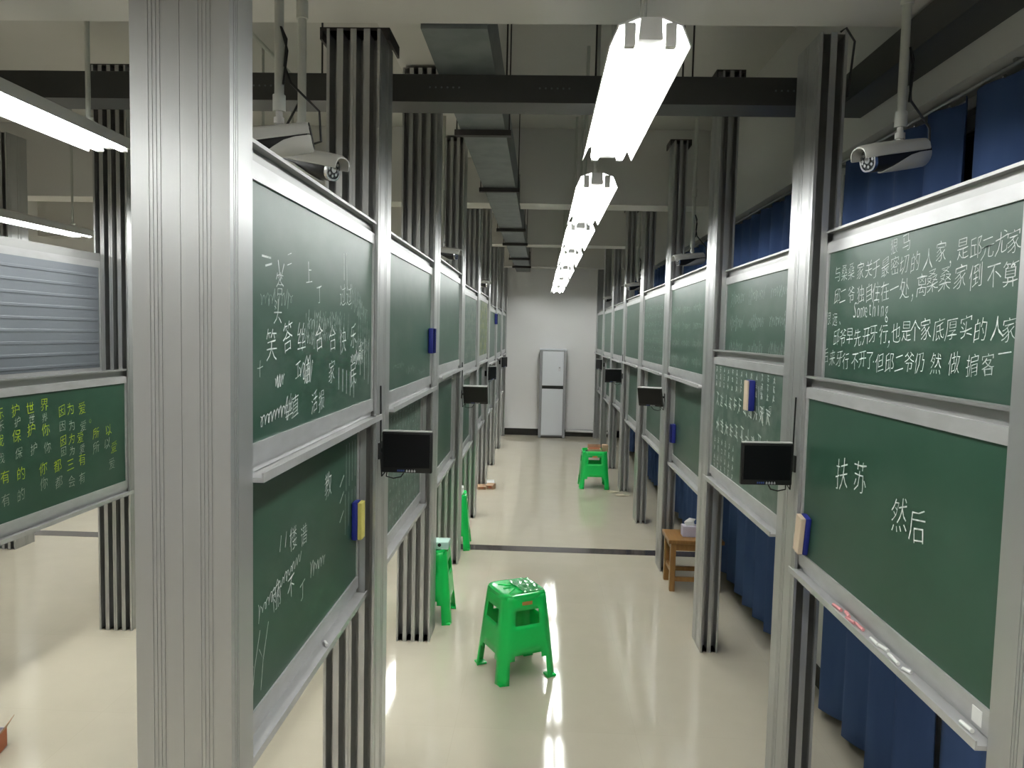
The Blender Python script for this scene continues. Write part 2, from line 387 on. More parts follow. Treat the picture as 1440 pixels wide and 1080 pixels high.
# a white paper sticker on the frame and the first passage's marks
MB().box(-.0135, -.0122, -.54, -.505, .028, .062).build('paper_sticker', 'paper', BR[0, 'l'][0])

# ------------------------------------------------------------------ chalk writing (flat chalk marks on the board faces)
class Chalk:
    """marks on a board: u = reading direction (m, world y), z = world height"""
    def __init__(s, board, side):
        s.t, s.sf = board; s.side = side; s.v = []; s.f = []; s.x = s.side*.0069
    def put(s, u, z): # world (y, z) -> local
        s.v.append((s.x, u-s.t.location.y, z-s.t.location.z)); return len(s.v)-1
    def ribbon(s, pts, wd):
        n = len(pts); prev = None
        for i, (u, z) in enumerate(pts):
            a = pts[max(i-1, 0)]; c = pts[min(i+1, n-1)]
            du, dz = c[0]-a[0], c[1]-a[1]; L = math.hypot(du, dz) or 1
            wv = wd*(.65+.35*math.sin(PI*(i+.6)/(n+.2)))/2
            p = s.put(u-dz/L*wv, z+du/L*wv); q = s.put(u+dz/L*wv, z-du/L*wv)
            if prev: s.f.append((prev[0], p, q, prev[1]))
            prev = (p, q)
    def R(s): return -1 if s.side < 0 else 1     # reading direction along +y on the left row, -y on the right row
    def text(s, ch, u, z, h, wide=.92, slant=.12, jit=.0):
        me = glyph(ch)
        if not me: return
        vs, fs, (x0, x1, y0, y1) = me
        cx, cy = (x0+x1)/2, .38 if len(ch) == 1 and ord(ch) > 0x2fff else (y0+y1)/2
        k = h/.92; base = len(s.v); a = random.uniform(-.07, .07); ph = random.uniform(0, 6)
        for (x, y) in vs:
            x -= cx; y -= cy
            x += .030*math.sin(5*y+ph)+.018*math.sin(9*x+ph*2); y += .026*math.sin(6*x+ph)+slant*x
            x, y = x*math.cos(a)-y*math.sin(a), x*math.sin(a)+y*math.cos(a)
            s.put(u+s.R()*x*k*wide, z+y*k)
        s.f += [tuple(base+i for i in f) for f in fs]
    def pseudo(s, u, z, h, wd):
        # an illegible handwritten character: a few crossing strokes
        r = random.uniform; w = h*.8
        for _ in range(random.choice((2, 3))):
            zz = z+r(-.4, .45)*h; s.ribbon([(u-w*r(.2, .5), zz-.04*h), (u, zz+.01*h), (u+w*r(.2, .5), zz+.06*h)], wd)
        for _ in range(random.choice((1, 2, 2))):
            uu = u+r(-.3, .3)*w; s.ribbon([(uu, z+h*r(.2, .5)), (uu-.03*w, z), (uu-.08*w*r(0, 2), z-h*r(.2, .5))], wd)
        if r(0, 1) < .6: s.ribbon([(u, z+.05*h), (u+.2*w, z-.2*h), (u+.5*w, z-.48*h)], wd)
        if r(0, 1) < .6: s.ribbon([(u, z+.05*h), (u-.2*w, z-.22*h), (u-.45*w, z-.45*h)], wd)
    def cursive(s, u0, z0, u1, z1, h, wd, loops=8):
        pts = []; loops = int(loops*1.5); n = loops*7; g = [random.choice((.35, .4, .5, .6, 1.)) for _ in range(loops+1)]; q = [random.uniform(-.1, .34) for _ in range(loops+1)]
        for i in range(n+1):
            t = i/n; k = g[min(int(t*loops), loops)]
            ph = t*loops*2*PI
            pts.append((u0+(u1-u0)*t+s.R()*h*(q[min(int(t*loops), loops)]*math.sin(ph)*.55+.10*k*math.cos(ph)), z0+(z1-z0)*t+.5*h*k*math.cos(ph)))
        s.ribbon(pts, wd)
    def done(s, m, name='chalk_writing'):
        me = bpy.data.meshes.new(name); me.from_pydata(s.v, [], s.f); me.materials.append(M[m]); me.update()
        return link(me, name, s.sf)
GL = {}
def glyph(ch):
    if ch in GL: return GL[ch]
    cu_ = bpy.data.curves.new('g', 'FONT'); cu_.body = ch; cu_.resolution_u = 2; cu_.size = 1.0; cu_.offset = -.016
    o = bpy.data.objects.new('g', cu_); COL.objects.link(o)
    dg = bpy.context.evaluated_depsgraph_get(); me = bpy.data.meshes.new_from_object(o.evaluated_get(dg))
    vs = [(v.co.x, v.co.y) for v in me.vertices]; fs = [tuple(p.vertices) for p in me.polygons]
    bpy.data.objects.remove(o); bpy.data.curves.remove(cu_); bpy.data.meshes.remove(me)
    r = None
    if vs:
        xs = [v[0] for v in vs]; ys = [v[1] for v in vs]; r = (vs, fs, (min(xs), max(xs), min(ys), max(ys)))
    GL[ch] = r
    return r
def parse(t): return [(c, float(u), float(z), float(h)) for c, u, z, h in (q.split(',') for q in t.split(';') if q)]
TXT_R0U = '狠,2.189,2.02,0.045;马,2.119,2.024,0.051;与,2.598,1.974,0.053;桑,2.541,1.974,0.054;桑,2.484,1.974,0.054;家,2.413,1.97,0.054;关,2.351,1.97,0.054;于,2.301,1.968,0.055;最,2.24,1.966,0.055;密,2.178,1.965,0.055;切,2.124,1.964,0.055;的,2.06,1.964,0.054;人,1.992,1.965,0.054;家,1.93,1.978,0.053;，,1.882,1.962,0.053;是,1.83,1.975,0.053;邱,1.775,1.971,0.052;元,1.729,1.966,0.052;尤,1.678,1.97,0.051;家,1.632,1.969,0.051;邱,2.592,1.899,0.053;二,2.543,1.899,0.055;爷,2.477,1.898,0.055;独,2.403,1.896,0.056;自,2.342,1.899,0.057;住,2.292,1.897,0.058;在,2.234,1.896,0.058;一,2.177,1.901,0.059;处,2.112,1.897,0.059;，,2.067,1.888,0.059;离,2.019,1.9,0.06;桑,1.964,1.909,0.06;桑,1.903,1.909,0.06;家,1.833,1.909,0.059;倒,1.769,1.905,0.059;不,1.698,1.902,0.058;算,1.637,1.9,0.057;很,2.66,1.826,0.045;远,2.603,1.822,0.045;、,2.557,1.822,0.045;邱,2.581,1.761,0.055;爷,2.527,1.761,0.056;早,2.471,1.767,0.056;先,2.407,1.761,0.057;开,2.345,1.767,0.057;牙,2.296,1.774,0.057;行,2.228,1.772,0.057;，,2.189,1.763,0.058;也,2.148,1.776,0.058;是,2.087,1.781,0.058;个,2.039,1.781,0.058;家,1.984,1.785,0.058;底,1.919,1.784,0.057;厚,1.859,1.785,0.057;实,1.795,1.79,0.056;的,1.735,1.781,0.055;人,1.672,1.786,0.054;家,1.63,1.782,0.054;后,2.67,1.697,0.052;来,2.608,1.691,0.053;牙,2.548,1.691,0.054;行,2.492,1.685,0.054;不,2.419,1.688,0.054;开,2.364,1.697,0.055;了,2.311,1.695,0.055;.,2.286,1.688,0.056;但,2.243,1.689,0.057;邱,2.18,1.691,0.057;二,2.12,1.694,0.056;爷,2.064,1.696,0.056;仍,2.006,1.698,0.056;然,1.924,1.698,0.055;做,1.838,1.702,0.054;掮,1.761,1.7,0.053;客,1.697,1.705,0.052;一,1.638,1.731,0.052;'
TXT_R0L = '扶,2.337,1.338,0.1;苏,2.204,1.353,0.095;然,1.96,1.3,0.091;后,1.865,1.295,0.087;'
TXT_LLY = '东,3.108,1.359,0.055;护,3.204,1.361,0.057;世,3.302,1.361,0.058;界,3.4,1.368,0.06;因,3.525,1.325,0.055;为,3.591,1.329,0.059;爱,3.686,1.323,0.063;。,3.754,1.272,0.066;我,3.104,1.239,0.055;保,3.21,1.246,0.057;护,3.304,1.263,0.059;你,3.405,1.25,0.06;因,3.531,1.178,0.052;为,3.598,1.179,0.054;爱,3.668,1.176,0.056;所,3.802,1.18,0.058;以,3.916,1.184,0.061;爱,3.963,1.081,0.062;有,3.133,1.077,0.059;的,3.232,1.073,0.06;你,3.381,1.07,0.061;都,3.485,1.063,0.061;三,3.584,1.053,0.062;有,3.679,1.062,0.062;'
TXT_LLW = '乐,3.113,1.303,0.043;护,3.216,1.309,0.043;世,3.31,1.311,0.043;界,3.399,1.308,0.043;因,3.528,1.252,0.052;为,3.6,1.246,0.053;爱,3.693,1.231,0.054;我,3.108,1.161,0.049;保,3.221,1.168,0.051;护,3.32,1.172,0.052;你,3.415,1.164,0.054;因,3.533,1.125,0.045;为,3.6,1.118,0.046;爱,3.681,1.116,0.047;所,3.8,1.105,0.06;以,3.903,1.113,0.061;爱,3.941,0.994,0.062;有,3.134,0.975,0.056;的,3.229,0.978,0.057;你,3.384,0.997,0.058;都,3.493,0.982,0.058;会,3.592,0.966,0.058;有,3.677,0.967,0.058;'
TXT_L0U = '答,1.716,1.851,0.055;上,1.945,1.895,0.06;过,2.295,1.854,0.068;过,2.373,1.858,0.068;二,1.787,1.916,0.037;丁,2.041,1.845,0.05;笑,1.661,1.712,0.074;答,1.775,1.731,0.074;丝,1.883,1.73,0.075;合,2.043,1.73,0.077;合,2.179,1.725,0.077;快,2.299,1.716,0.076;乐,2.433,1.731,0.075;所,2.544,1.67,0.073;十,1.589,1.662,0.037;工,1.855,1.648,0.047;月,1.93,1.636,0.054;家,2.173,1.629,0.066;民,2.437,1.609,0.08;头,1.702,1.788,0.059;丝,1.786,1.563,0.059;直,1.834,1.559,0.057;活,2,1.555,0.058;报,2.067,1.553,0.056;'
TXT_L0L = '教,2.281,1.265,0.081;楼,1.954,1.187,0.064;谱,2.044,1.172,0.061;丽,1.829,1.073,0.066;不,1.937,1.062,0.06;丁,2.033,1.018,0.053;'
TXT_R1L = '给,3.226,1.533,0.036;合,3.212,1.51,0.037;和,3.183,1.449,0.038;回,3.086,1.459,0.037;'
def write(c, t, u0=None, sc=1, **k):
    for ch, u, z, h in parse(t): c.text(ch, u if u0 is None else u0+(u-u0)*sc, z, h, **k)

random.seed(11)
SX, SD, SZ = 2.42, .0275, 1.84
c = Chalk(BR[0, 'u'], -1); write(c, TXT_R0U, 1.66, .975)
for k, ch in enumerate('Something'): c.text(ch, SX-SD*k, SZ+(-.010 if ch == 'g' else .008 if ch in 'Sthi' else 0), .066, wide=.62, slant=.0)
c.done('chalk')
c = Chalk(BR[0, 'l'], -1); write(c, TXT_R0L); c.done('chalk')
c = Chalk(BF, 1); write(c, TXT_LLY); c.done('chalk_yellow')
c = Chalk(BF, 1); write(c, TXT_LLW); c.done('chalk_grey')
c = Chalk(BL[0, 'u'], 1); write(c, TXT_L0U, 1.6, .95)
def strokes(c, lst, wd):
    for a in lst: c.ribbon([(a[i], a[i+1]) for i in range(0, len(a), 2)], wd)
strokes(c, [(1.62, 1.885, 1.66, 1.893), (1.60, 1.905, 1.655, 1.905), (1.70, 1.905, 1.715, 1.86, 1.74, 1.90), (2.27, 1.98, 2.275, 1.90), (2.30, 1.985, 2.31, 1.87)], .005)
c.done('chalk')
c = Chalk(BL[0, 'u'], 1)
c.cursive(1.59, 1.81, 1.80, 1.82, .05, .003, 7); c.cursive(1.9, 1.76, 2.25, 1.775, .06, .003, 11); c.cursive(1.85, 1.72, 2.15, 1.73, .06, .003, 10)
c.cursive(2.34, 1.86, 2.58, 1.80, .08, .003, 8); c.cursive(2.42, 1.70, 2.62, 1.69, .08, .003, 7)
for k in range(9): c.ribbon([(1.93+.05*k, 1.80), (1.92+.05*k, 1.72)], .003)
for k in range(6): c.ribbon([(2.46+.03*k, 1.86-.02*k), (2.455+.03*k, 1.70-.02*k)], .003)
c.done('chalk_faint', 'faint_chalk_writing')
c = Chalk(BL[0, 'u'], 1)
c.cursive(1.59, 1.545, 1.80, 1.56, .06, .004, 7); c.cursive(1.68, 1.625, 1.74, 1.63, .05, .004, 3); c.cursive(1.85, 1.64, 1.96, 1.645, .075, .004, 3); c.cursive(2.36, 1.655, 2.52, 1.665, .05, .004, 6)
for k in range(5): c.ribbon([(2.22+.045*k, 1.635-.006*k), (2.22+.045*k, 1.57-.01*k)], .004)
for k in range(3): c.ribbon([(2.49+.06*k, 1.72), (2.485+.06*k, 1.60-.02*k)], .004)
c.done('chalk', 'chalk_scrawl')
c = Chalk(BL[0, 'l'], 1); write(c, TXT_L0L)
c.cursive(1.70, 1.07, 2.02, 1.12, .05, .003, 10)
for z in (1.245, 1.19, 1.125): c.ribbon([(2.42, z-.015), (2.47, z+.015)], .005)
for k in range(4): c.ribbon([(2.50+.04*k, 1.36), (2.50+.04*k, 1.20+.01*k)], .0025)
for k in range(4): c.ribbon([(2.49+.045*k, 1.19), (2.49+.045*k, 1.05+.02*k)], .0025)
for k in range(3): c.ribbon([(1.86+.04*k, 1.22), (1.85+.04*k, 1.18)], .003)
for k in range(3): c.ribbon([(1.60+.055*k, .985), (1.625+.055*k, .95), (1.66+.055*k, 1.03)], .003); c.ribbon([(1.625+.055*k, .95), (1.61+.055*k, .88)], .003)
c.cursive(2.10, 1.05, 2.25, 1.04, .05, .0035, 4)
c.done('chalk')
c = Chalk(BL[1, 'l'], 1)
for r in range(9):
    for k in range(15): c.pseudo(near(1)+.08+.072*k, 1.36-.062*r, .042, .004)
c.done('chalk_faint')
c = Chalk(BL[1, 'u'], 1)
for k in range(3): c.cursive(near(1)+.15+.3*k, 1.60-.03*k, near(1)+.4+.3*k, 1.60-.03*k, .04, .003, 6)
c.done('chalk_faint')
c = Chalk(BR[1, 'l'], -1)
y1 = Y(2)
for r in range(3):
    for k in range(13): c.pseudo(y1-.06-.082*k, 1.585-.038*r, .032, .005)
for k in range(11): c.pseudo(y1-.10-.088*k, 1.43, .075, .006)
for k in range(10): c.pseudo(y1-.12-.095*k, 1.30, .085, .006)
for r in range(4):
    for k in range(6): c.pseudo(y1-.08-.075*k, 1.215-.045*r, .036, .004)
write(c, TXT_R1L)
c.ribbon([(3.26, 1.545), (3.24, 1.44), (3.17, 1.385)], .006)
c.done('chalk')
c = Chalk(BR[1, 'u'], -1)
for r in range(3):
    for k in range(3): c.cursive(y1-.10-.34*k, 1.95-.125*r, y1-.36-.34*k, 1.95-.125*r, .085, .004, 6)
c.done('chalk_faint')
c = Chalk(BR[2, 'u'], -1); y1 = Y(3)
for r in range(4):
    for k in range(3): c.cursive(y1-.08-.36*k, 1.93-.11*r, y1-.36-.36*k, 1.93-.11*r, .07, .004, 7)
for k in range(2): c.cursive(y1-.12, 1.61-.06*k, y1-.32, 1.61-.06*k, .05, .004, 4)
c.done('chalk_faint')
c = Chalk(BR[3, 'u'], -1); y1 = Y(4)
for r in range(7):
    for k in range(13): c.pseudo(y1-.08-.085*k, 1.99-.068*r, .05, .004)
c.done('chalk_faint')
c = Chalk(BL[4, 'u'], 1)
for r in range(7):
    for k in range(12): c.pseudo(near(4)+.08+.09*k, 2.02-.07*r, .05, .006)
c.done('chalk_pale_yellow', 'faded_yellow_writing')
c = Chalk(BL[3, 'u'], 1)
for r in range(7):
    for k in range(12): c.pseudo(near(3)+.08+.09*k, 1.98-.07*r, .05, .006)
c.done('chalk_grey', 'faded_writing')

# ------------------------------------------------------------------ chalkboard erasers held on the boards
def make_eraser(loc, s, label, felt, rx=0., ft=.009):
    t = thing('chalkboard_eraser', label, 'eraser', loc); t.rotation_euler = (rx, 0, 0); t['group'] = 'erasers on the boards'
    MB().box(min(0, s*(.036-ft)), max(0, s*(.036-ft)), -.028, .028, -.068, .068, .006).build('plastic_grip', 'blue', t, True)
    MB().box(min(s*(.036-ft), s*.036), max(s*(.036-ft), s*.036), -.026, .026, -.066, .066, .003).build('felt_pad', felt, t)
    return t
fx = .0075
make_eraser((XL-T2+fx, 2.60, 1.075), 1, 'blue eraser with yellow felt on the lower board of the first left bay', 'felt_yellow', 0, .015)
make_eraser((XL-T1+fx, 4.02, 1.70), 1, 'dark blue eraser on the blank upper board of the second left bay', 'felt_navy')
make_eraser((XL-T1+fx, 9.70, 1.93), 1, 'tiny dark eraser high on a far board of the left row', 'felt_navy')
make_eraser((XR+T1-fx, 2.600, 1.075), -1, 'tilted blue eraser with cream felt at the edge of the nearly blank right board', 'felt_cream', .16, .017)
make_eraser((XR+T1-fx, 3.33, 1.50), -1, 'blue eraser on the crowded board of the second right bay, above the tablet', 'felt_cream')
make_eraser((XR+T2-fx, 5.44, 1.05), -1, 'blue eraser on the blank lower board of the third right bay', 'felt_navy')

# ------------------------------------------------------------------ chalk sticks in the trays
def make_stick(loc, L, m, label, group, a):
    o = MB().tube([(-.0, -L/2, 0), (0, L/2, 0)], [.0052, .0046], 9).build('chalk_stick', m, None, True)
    o.location = loc; o.rotation_euler = (0, 0, a)
    return tag(o, label, 'chalk', group)
tx = XR+T1-.026; tz = .922+.0155
for k, (yy, dx, L, a) in enumerate([(2.27, 0, .05, .1), (2.215, .008, .045, -.15), (2.165, -.004, .04, .2), (2.12, .004, .05, 0)]):
    make_stick((tx+dx, yy, tz), L, 'chalk_pink', 'pink chalk stick in the nearest right tray, %s of four from the post' % ['first', 'second', 'third', 'last'][k], 'pink chalk sticks in the tray', a)
for k, (yy, dx, L, a) in enumerate([(2.015, 0, .045, 0), (1.975, .006, .04, .2), (1.905, 0, .06, -.06), (1.84, .003, .025, .4), (1.575, 0, .04, .05)]):
    make_stick((tx+dx, yy, tz), L, 'chalk_stick', 'white chalk stick in the nearest right tray, %s of five from the pink chalk' % ['first', 'second', 'third', 'fourth', 'last'][k], 'white chalk sticks in the tray', a)
make_stick((XL-T2+.026, 2.20, .778+.0155), .03, 'chalk_stick', 'white chalk bit in the tray of the lower left board', 'white chalk sticks in the tray', .5)

# ------------------------------------------------------------------ tablets on the posts
def make_tablet(px, y, z, s, label, rz=0., rx=0.):
    """screen standing out from the post's aisle face; s = +1 left row"""
    t = thing('wall_mounted_tablet', label, 'tablet', (px, y, z), rz, 'tablets on the posts')
    W, H2 = .186, .076
    def X(a): return s*a
    def bx(b, a, c, *r): return b.box(min(X(a), X(c)), max(X(a), X(c)), *r)
    q = thing('housing', None, None); bpy.data.objects.remove(q)
    R = Matrix.Rotation(rx, 3, 'X')
    hs = bx(MB(), .016, .016+W, -.011, .010, -H2, H2, .006).build('housing', 'black', t, True)
    bx(MB(), .020, .012+W, -.009, .0105, H2-.0005, H2+.0035).build('silver_edge', 'silver', hs)
    bx(MB(), .024, .008+W, -.0122, -.0108, -H2+.02, H2-.008).build('screen', 'screen', hs)
    # maker's mark: blue block strokes and four small white characters
    b = MB(); cx = s*(.016+W/2)
    for k in range(4): b.box(cx-.034+k*.007, cx-.0295+k*.007, -.0121, -.0111, -H2+.006, -H2+.012)
    b.build('blue_mark', 'ink_blue', hs)
    b = MB()
    for k in range(4):
        x = cx-.003+k*.0095
        b.box(x, x+.0075, -.0121, -.0111, -H2+.005, -H2+.0064); b.box(x+.003, x+.0045, -.0121, -.0111, -H2+.004, -H2+.0135); b.box(x+.0005, x+.007, -.0121, -.0111, -H2+.009, -H2+.0105)
    b.build('white_lettering', 'ink_white', hs)
    for o in [hs]: o.rotation_euler = (rx, 0, 0)
    b = MB(); bx(b, .0, .006, .0, .06, -.03, .03)
    b.tube([(X(.004), .03, 0), (X(.03), .034, 0), (X(.07), .022, 0)], .008, 8).tube([(X(.07), .024, 0), (X(.07), .009, 0)], .02, 12)
    b.build('mounting_arm', 'black', t, True)
    MB().tube([(X(.035), .0, -H2+.004), (X(.03), .012, -H2-.018), (X(.055), .02, -H2-.026), (X(.085), .012, -H2-.018), (X(.10), .0, -H2+.004)], .0026, 6).tube([(X(.035), .004, -H2+.01), (X(.012), .016, -H2-.02), (X(.006), .02, 0), (X(.006), .018, .12), (X(.004), .02, .24)], .003, 6).build('cable', 'black', t, True)
    return t
make_tablet(XL, 2.70, 1.307, 1, 'black tablet facing the camera on the second left post')
make_tablet(XR, 2.70, 1.303, -1, 'black tablet facing the camera on the second right post', .06)
make_tablet(XL, 5.56, 1.285, 1, 'black tablet tilted up on the fourth left post', 0, .5)
make_tablet(XR, 5.56, 1.30, -1, 'black tablet twisted and tilted on the fourth right post', -.4, .42)
make_tablet(XL, 8.42, 1.29, 1, 'black tablet on an arm on the sixth left post, seen edge on', 1.2)
make_tablet(XR, 8.42, 1.30, -1, 'small black tablet on the sixth right post', .05)
make_tablet(XL, 11.26, 1.31, 1, 'tiny black tablet on an arm near the far left end', 1.2)
make_tablet(XR, 11.26, 1.31, -1, 'tiny black tablet on an arm near the far right end', -1.2)

# ------------------------------------------------------------------ bullet cameras hanging from the ceiling
def make_cctv(loc, rz, tilt, label, pipe_off=(-.02, 0)):
    """local: lens along +x before tilt; loc is the body centre"""
    t = thing('bullet_camera', label, 'security camera', loc, rz, 'bullet cameras above the boards')
    def ring(x, ry, rzz, zc, n=20, pw=2.6):
        o = []
        for k in range(n):
            a = 2*PI*k/n; ca, sa = math.cos(a), math.sin(a)
            o.append((x, ry*math.copysign(abs(ca)**(2/pw), ca), zc+rzz*math.copysign(abs(sa)**(2/pw), sa)))
        return o
    Rt = (0, tilt, 0)
    core = MB().loft([ring(-.093, .024, .026, 0), ring(-.085, .031, .033, 0), ring(.0, .032, .034, 0), ring(.070, .033, .035, 0), ring(.078, .031, .033, 0)]).build('black_body', 'black', t, True)
    core.rotation_euler = Rt
    MB().loft([ring(-.1045, .026, .028, .002), ring(-.1035, .033, .035, .002), ring(-.101, .034, .036, .002)]).build('rear_cap', 'black', core, True)
    # white lower shell, tapering away towards the lens
    secs = []
    for x, a0, k in ((-.1015, .12, .90), (-.097, .05, .98), (-.06, .05, 1.), (-.03, .16, 1.), (.0, .48, 1.), (.025, .85, .995), (.045, 1.2, .99)):
        an = [PI+a0+(PI-2*a0)*m/10 for m in range(11)]
        lo = [(x, .0395*k*math.cos(a), .0415*k*math.sin(a)) for a in an]
        secs.append(lo+[(v[0], v[1]*.92, v[2]*.92) for v in reversed(lo)])
    MB().loft(secs).build('white_lower_shell', 'cam_white', core, True)
    secs = []
    for x, wd, hh in ((-.104, .030, .030), (-.098, .037, .037), (.0, .040, .041), (.07, .041, .042), (.105, .038, .040), (.116, .030, .036)):
        up = [(x, wd*math.cos(a), .006+(hh-.004)*max(0, math.sin(a))**.6) for a in [PI*j/12 for j in range(13)]]
        secs.append(up+[(p[0], p[1]*.93, p[2]-.0035) for p in reversed(up)])
    MB().loft(secs).build('white_sun_visor', 'cam_white', core, True)
    ln = MB().tube([(.077, 0, 0), (.084, 0, 0)], .029, 20).build('lens_glass', 'lens', core, True)
    b = MB(); b.loft([ring(.076, .031, .033, 0), ring(.087, .031, .033, 0), ring(.087, .026, .028, 0), ring(.076, .026, .028, 0)], False).build('lens_ring', 'chrome', core, True)
    b = MB()
    for k in range(8): b.tube([(.083, .019*math.cos(k*PI/4), .019*math.sin(k*PI/4)), (.0865, .019*math.cos(k*PI/4), .019*math.sin(k*PI/4))], .0045, 8)
    b.tube([(.083, 0, 0), (.088, 0, 0)], .010, 12).build('infrared_led', 'chrome', core, True)
    ox, oy = pipe_off
    top = CEIL-loc[2]
    pp = MB().tube([(ox, oy, .085), (ox, oy, top)], .0125, 12).tube([(ox, oy, .082), (ox, oy, .125)], .017, 12).build('ceiling_pipe', 'pipe', t, True)
    MB().tube([(ox, oy, .42), (ox, oy, .47)], .0175, 12).build('pipe_coupling', 'pipe', pp, True)
    MB().tube([(ox, oy, .036), (ox, oy, .085)], .009, 10).tube([(ox, oy, .05), (ox, oy, .066)], .014, 12).build('ball_joint', 'cam_white', t, True)
    MB().tube([(-.098, 0, .0), (-.125, .0, .01), (-.12, .0, .09), (ox-.03, oy, .16), (ox-.015, oy+.012, .2), (ox-.02, oy+.012, .27), (ox-.006, oy+.014, .30), (ox-.022, oy+.012, .24), (ox-.012, oy+.014, .15)], .0035, 6).build('cable', 'black', t, True)
    return t
make_cctv((.985, 2.20, 2.275), PI+.30, .20, 'white and black bullet camera above the first right bay, lens to the left')
make_cctv((-.735, 2.03, 2.250), PI+.22, .20, 'bullet camera turned away to the left aisle above the first left bay', (-.015, 0))
make_cctv((-.685, 2.20, 2.228), -.42, .22, 'bullet camera with its lens towards the middle aisle above the first left bay', (-.035, 0))
make_cctv((-.66, 5.05, 2.275), -.30, .12, 'small bullet camera above the third left bay')
make_cctv((.99, 5.15, 2.275), PI+.25, .14, 'small bullet camera above the third right bay')
make_cctv((.99, 8.0, 2.275), PI+.25, .14, 'distant bullet camera above the fifth right bay')
make_cctv((.99, 10.85, 2.275), PI+.25, .14, 'farthest bullet camera above the right row')
make_cctv((-.66, 8.0, 2.275), -.30, .12, 'distant bullet camera above the fifth left bay')

# ------------------------------------------------------------------ cable tray, ventilation duct, conduits
TZ0, TZ1 = 2.69, 2.80
t = thing('cable_tray', 'dark steel cable tray crossing the room, turning forward at right', 'cable tray', (0, 3.2, TZ0))
MB().box(-6.1, 1.325, -.08, .08, 0, TZ1-TZ0).build('cross_run', 'dark_steel', t)
MB().box(1.18, 1.325, -6.2, -.08, 0, TZ1-TZ0).build('side_run', 'dark_steel', t)
b = MB()
for cx in (-.42, .03, .98, -1.2, -2.3):
    for k in range(6): b.tube([(cx-.06+k*.024, -.0815, .058), (cx-.06+k*.024, -.0795, .058)], .004, 8)
b.build('punched_holes', 'galv', t)
for px in (-1.77, -.95, -.17, .20, .56, .60):
    MB().tube([(px, 0, TZ1-TZ0), (px, 0, CEIL-TZ0)], .004, 6).build('hanger_rod', 'angle', t)
t = thing('ventilation_duct', 'grey galvanised air duct hung under the ceiling along the left row', 'air duct', (0, 0, DZ0))
MB().box(DX0, DX1, 2.66, Y_END-.002, 0, DZ1-DZ0).build('duct_body', 'galv', t)
for yy in (3.96, 5.5, 7.6, 8.8, 10.5, 11.75):
    h = MB().box(DX0-.03, DX1+.03, yy-.02, yy+.02, -.03, -.001).build('trapeze_bracket', 'angle', t)
    for xx in (DX0-.02, DX1+.02): MB().tube([(xx, yy, -.02), (xx, yy, CEIL-DZ0)], .004, 6).build('hanger_rod', 'angle', h)
b = MB().tube([(-1.60, -2.5, 3.33), (-1.60, 8, 3.33)], .012, 8)
tag(b.build('conduit', 'pipe', None, True), 'thin pale conduit running under the ceiling above the left aisle', 'conduit')
tag(MB().tube([(.985, 2.64, 2.79), (1.0, 2.63, 2.80), (1.034, 2.64, 2.76), (1.030, 2.65, 2.66), (1.026, 2.66, 2.58)], .004, 8).build('cable', 'black', None, True), 'loose black cable looping beside the top of the second right post', 'cable')

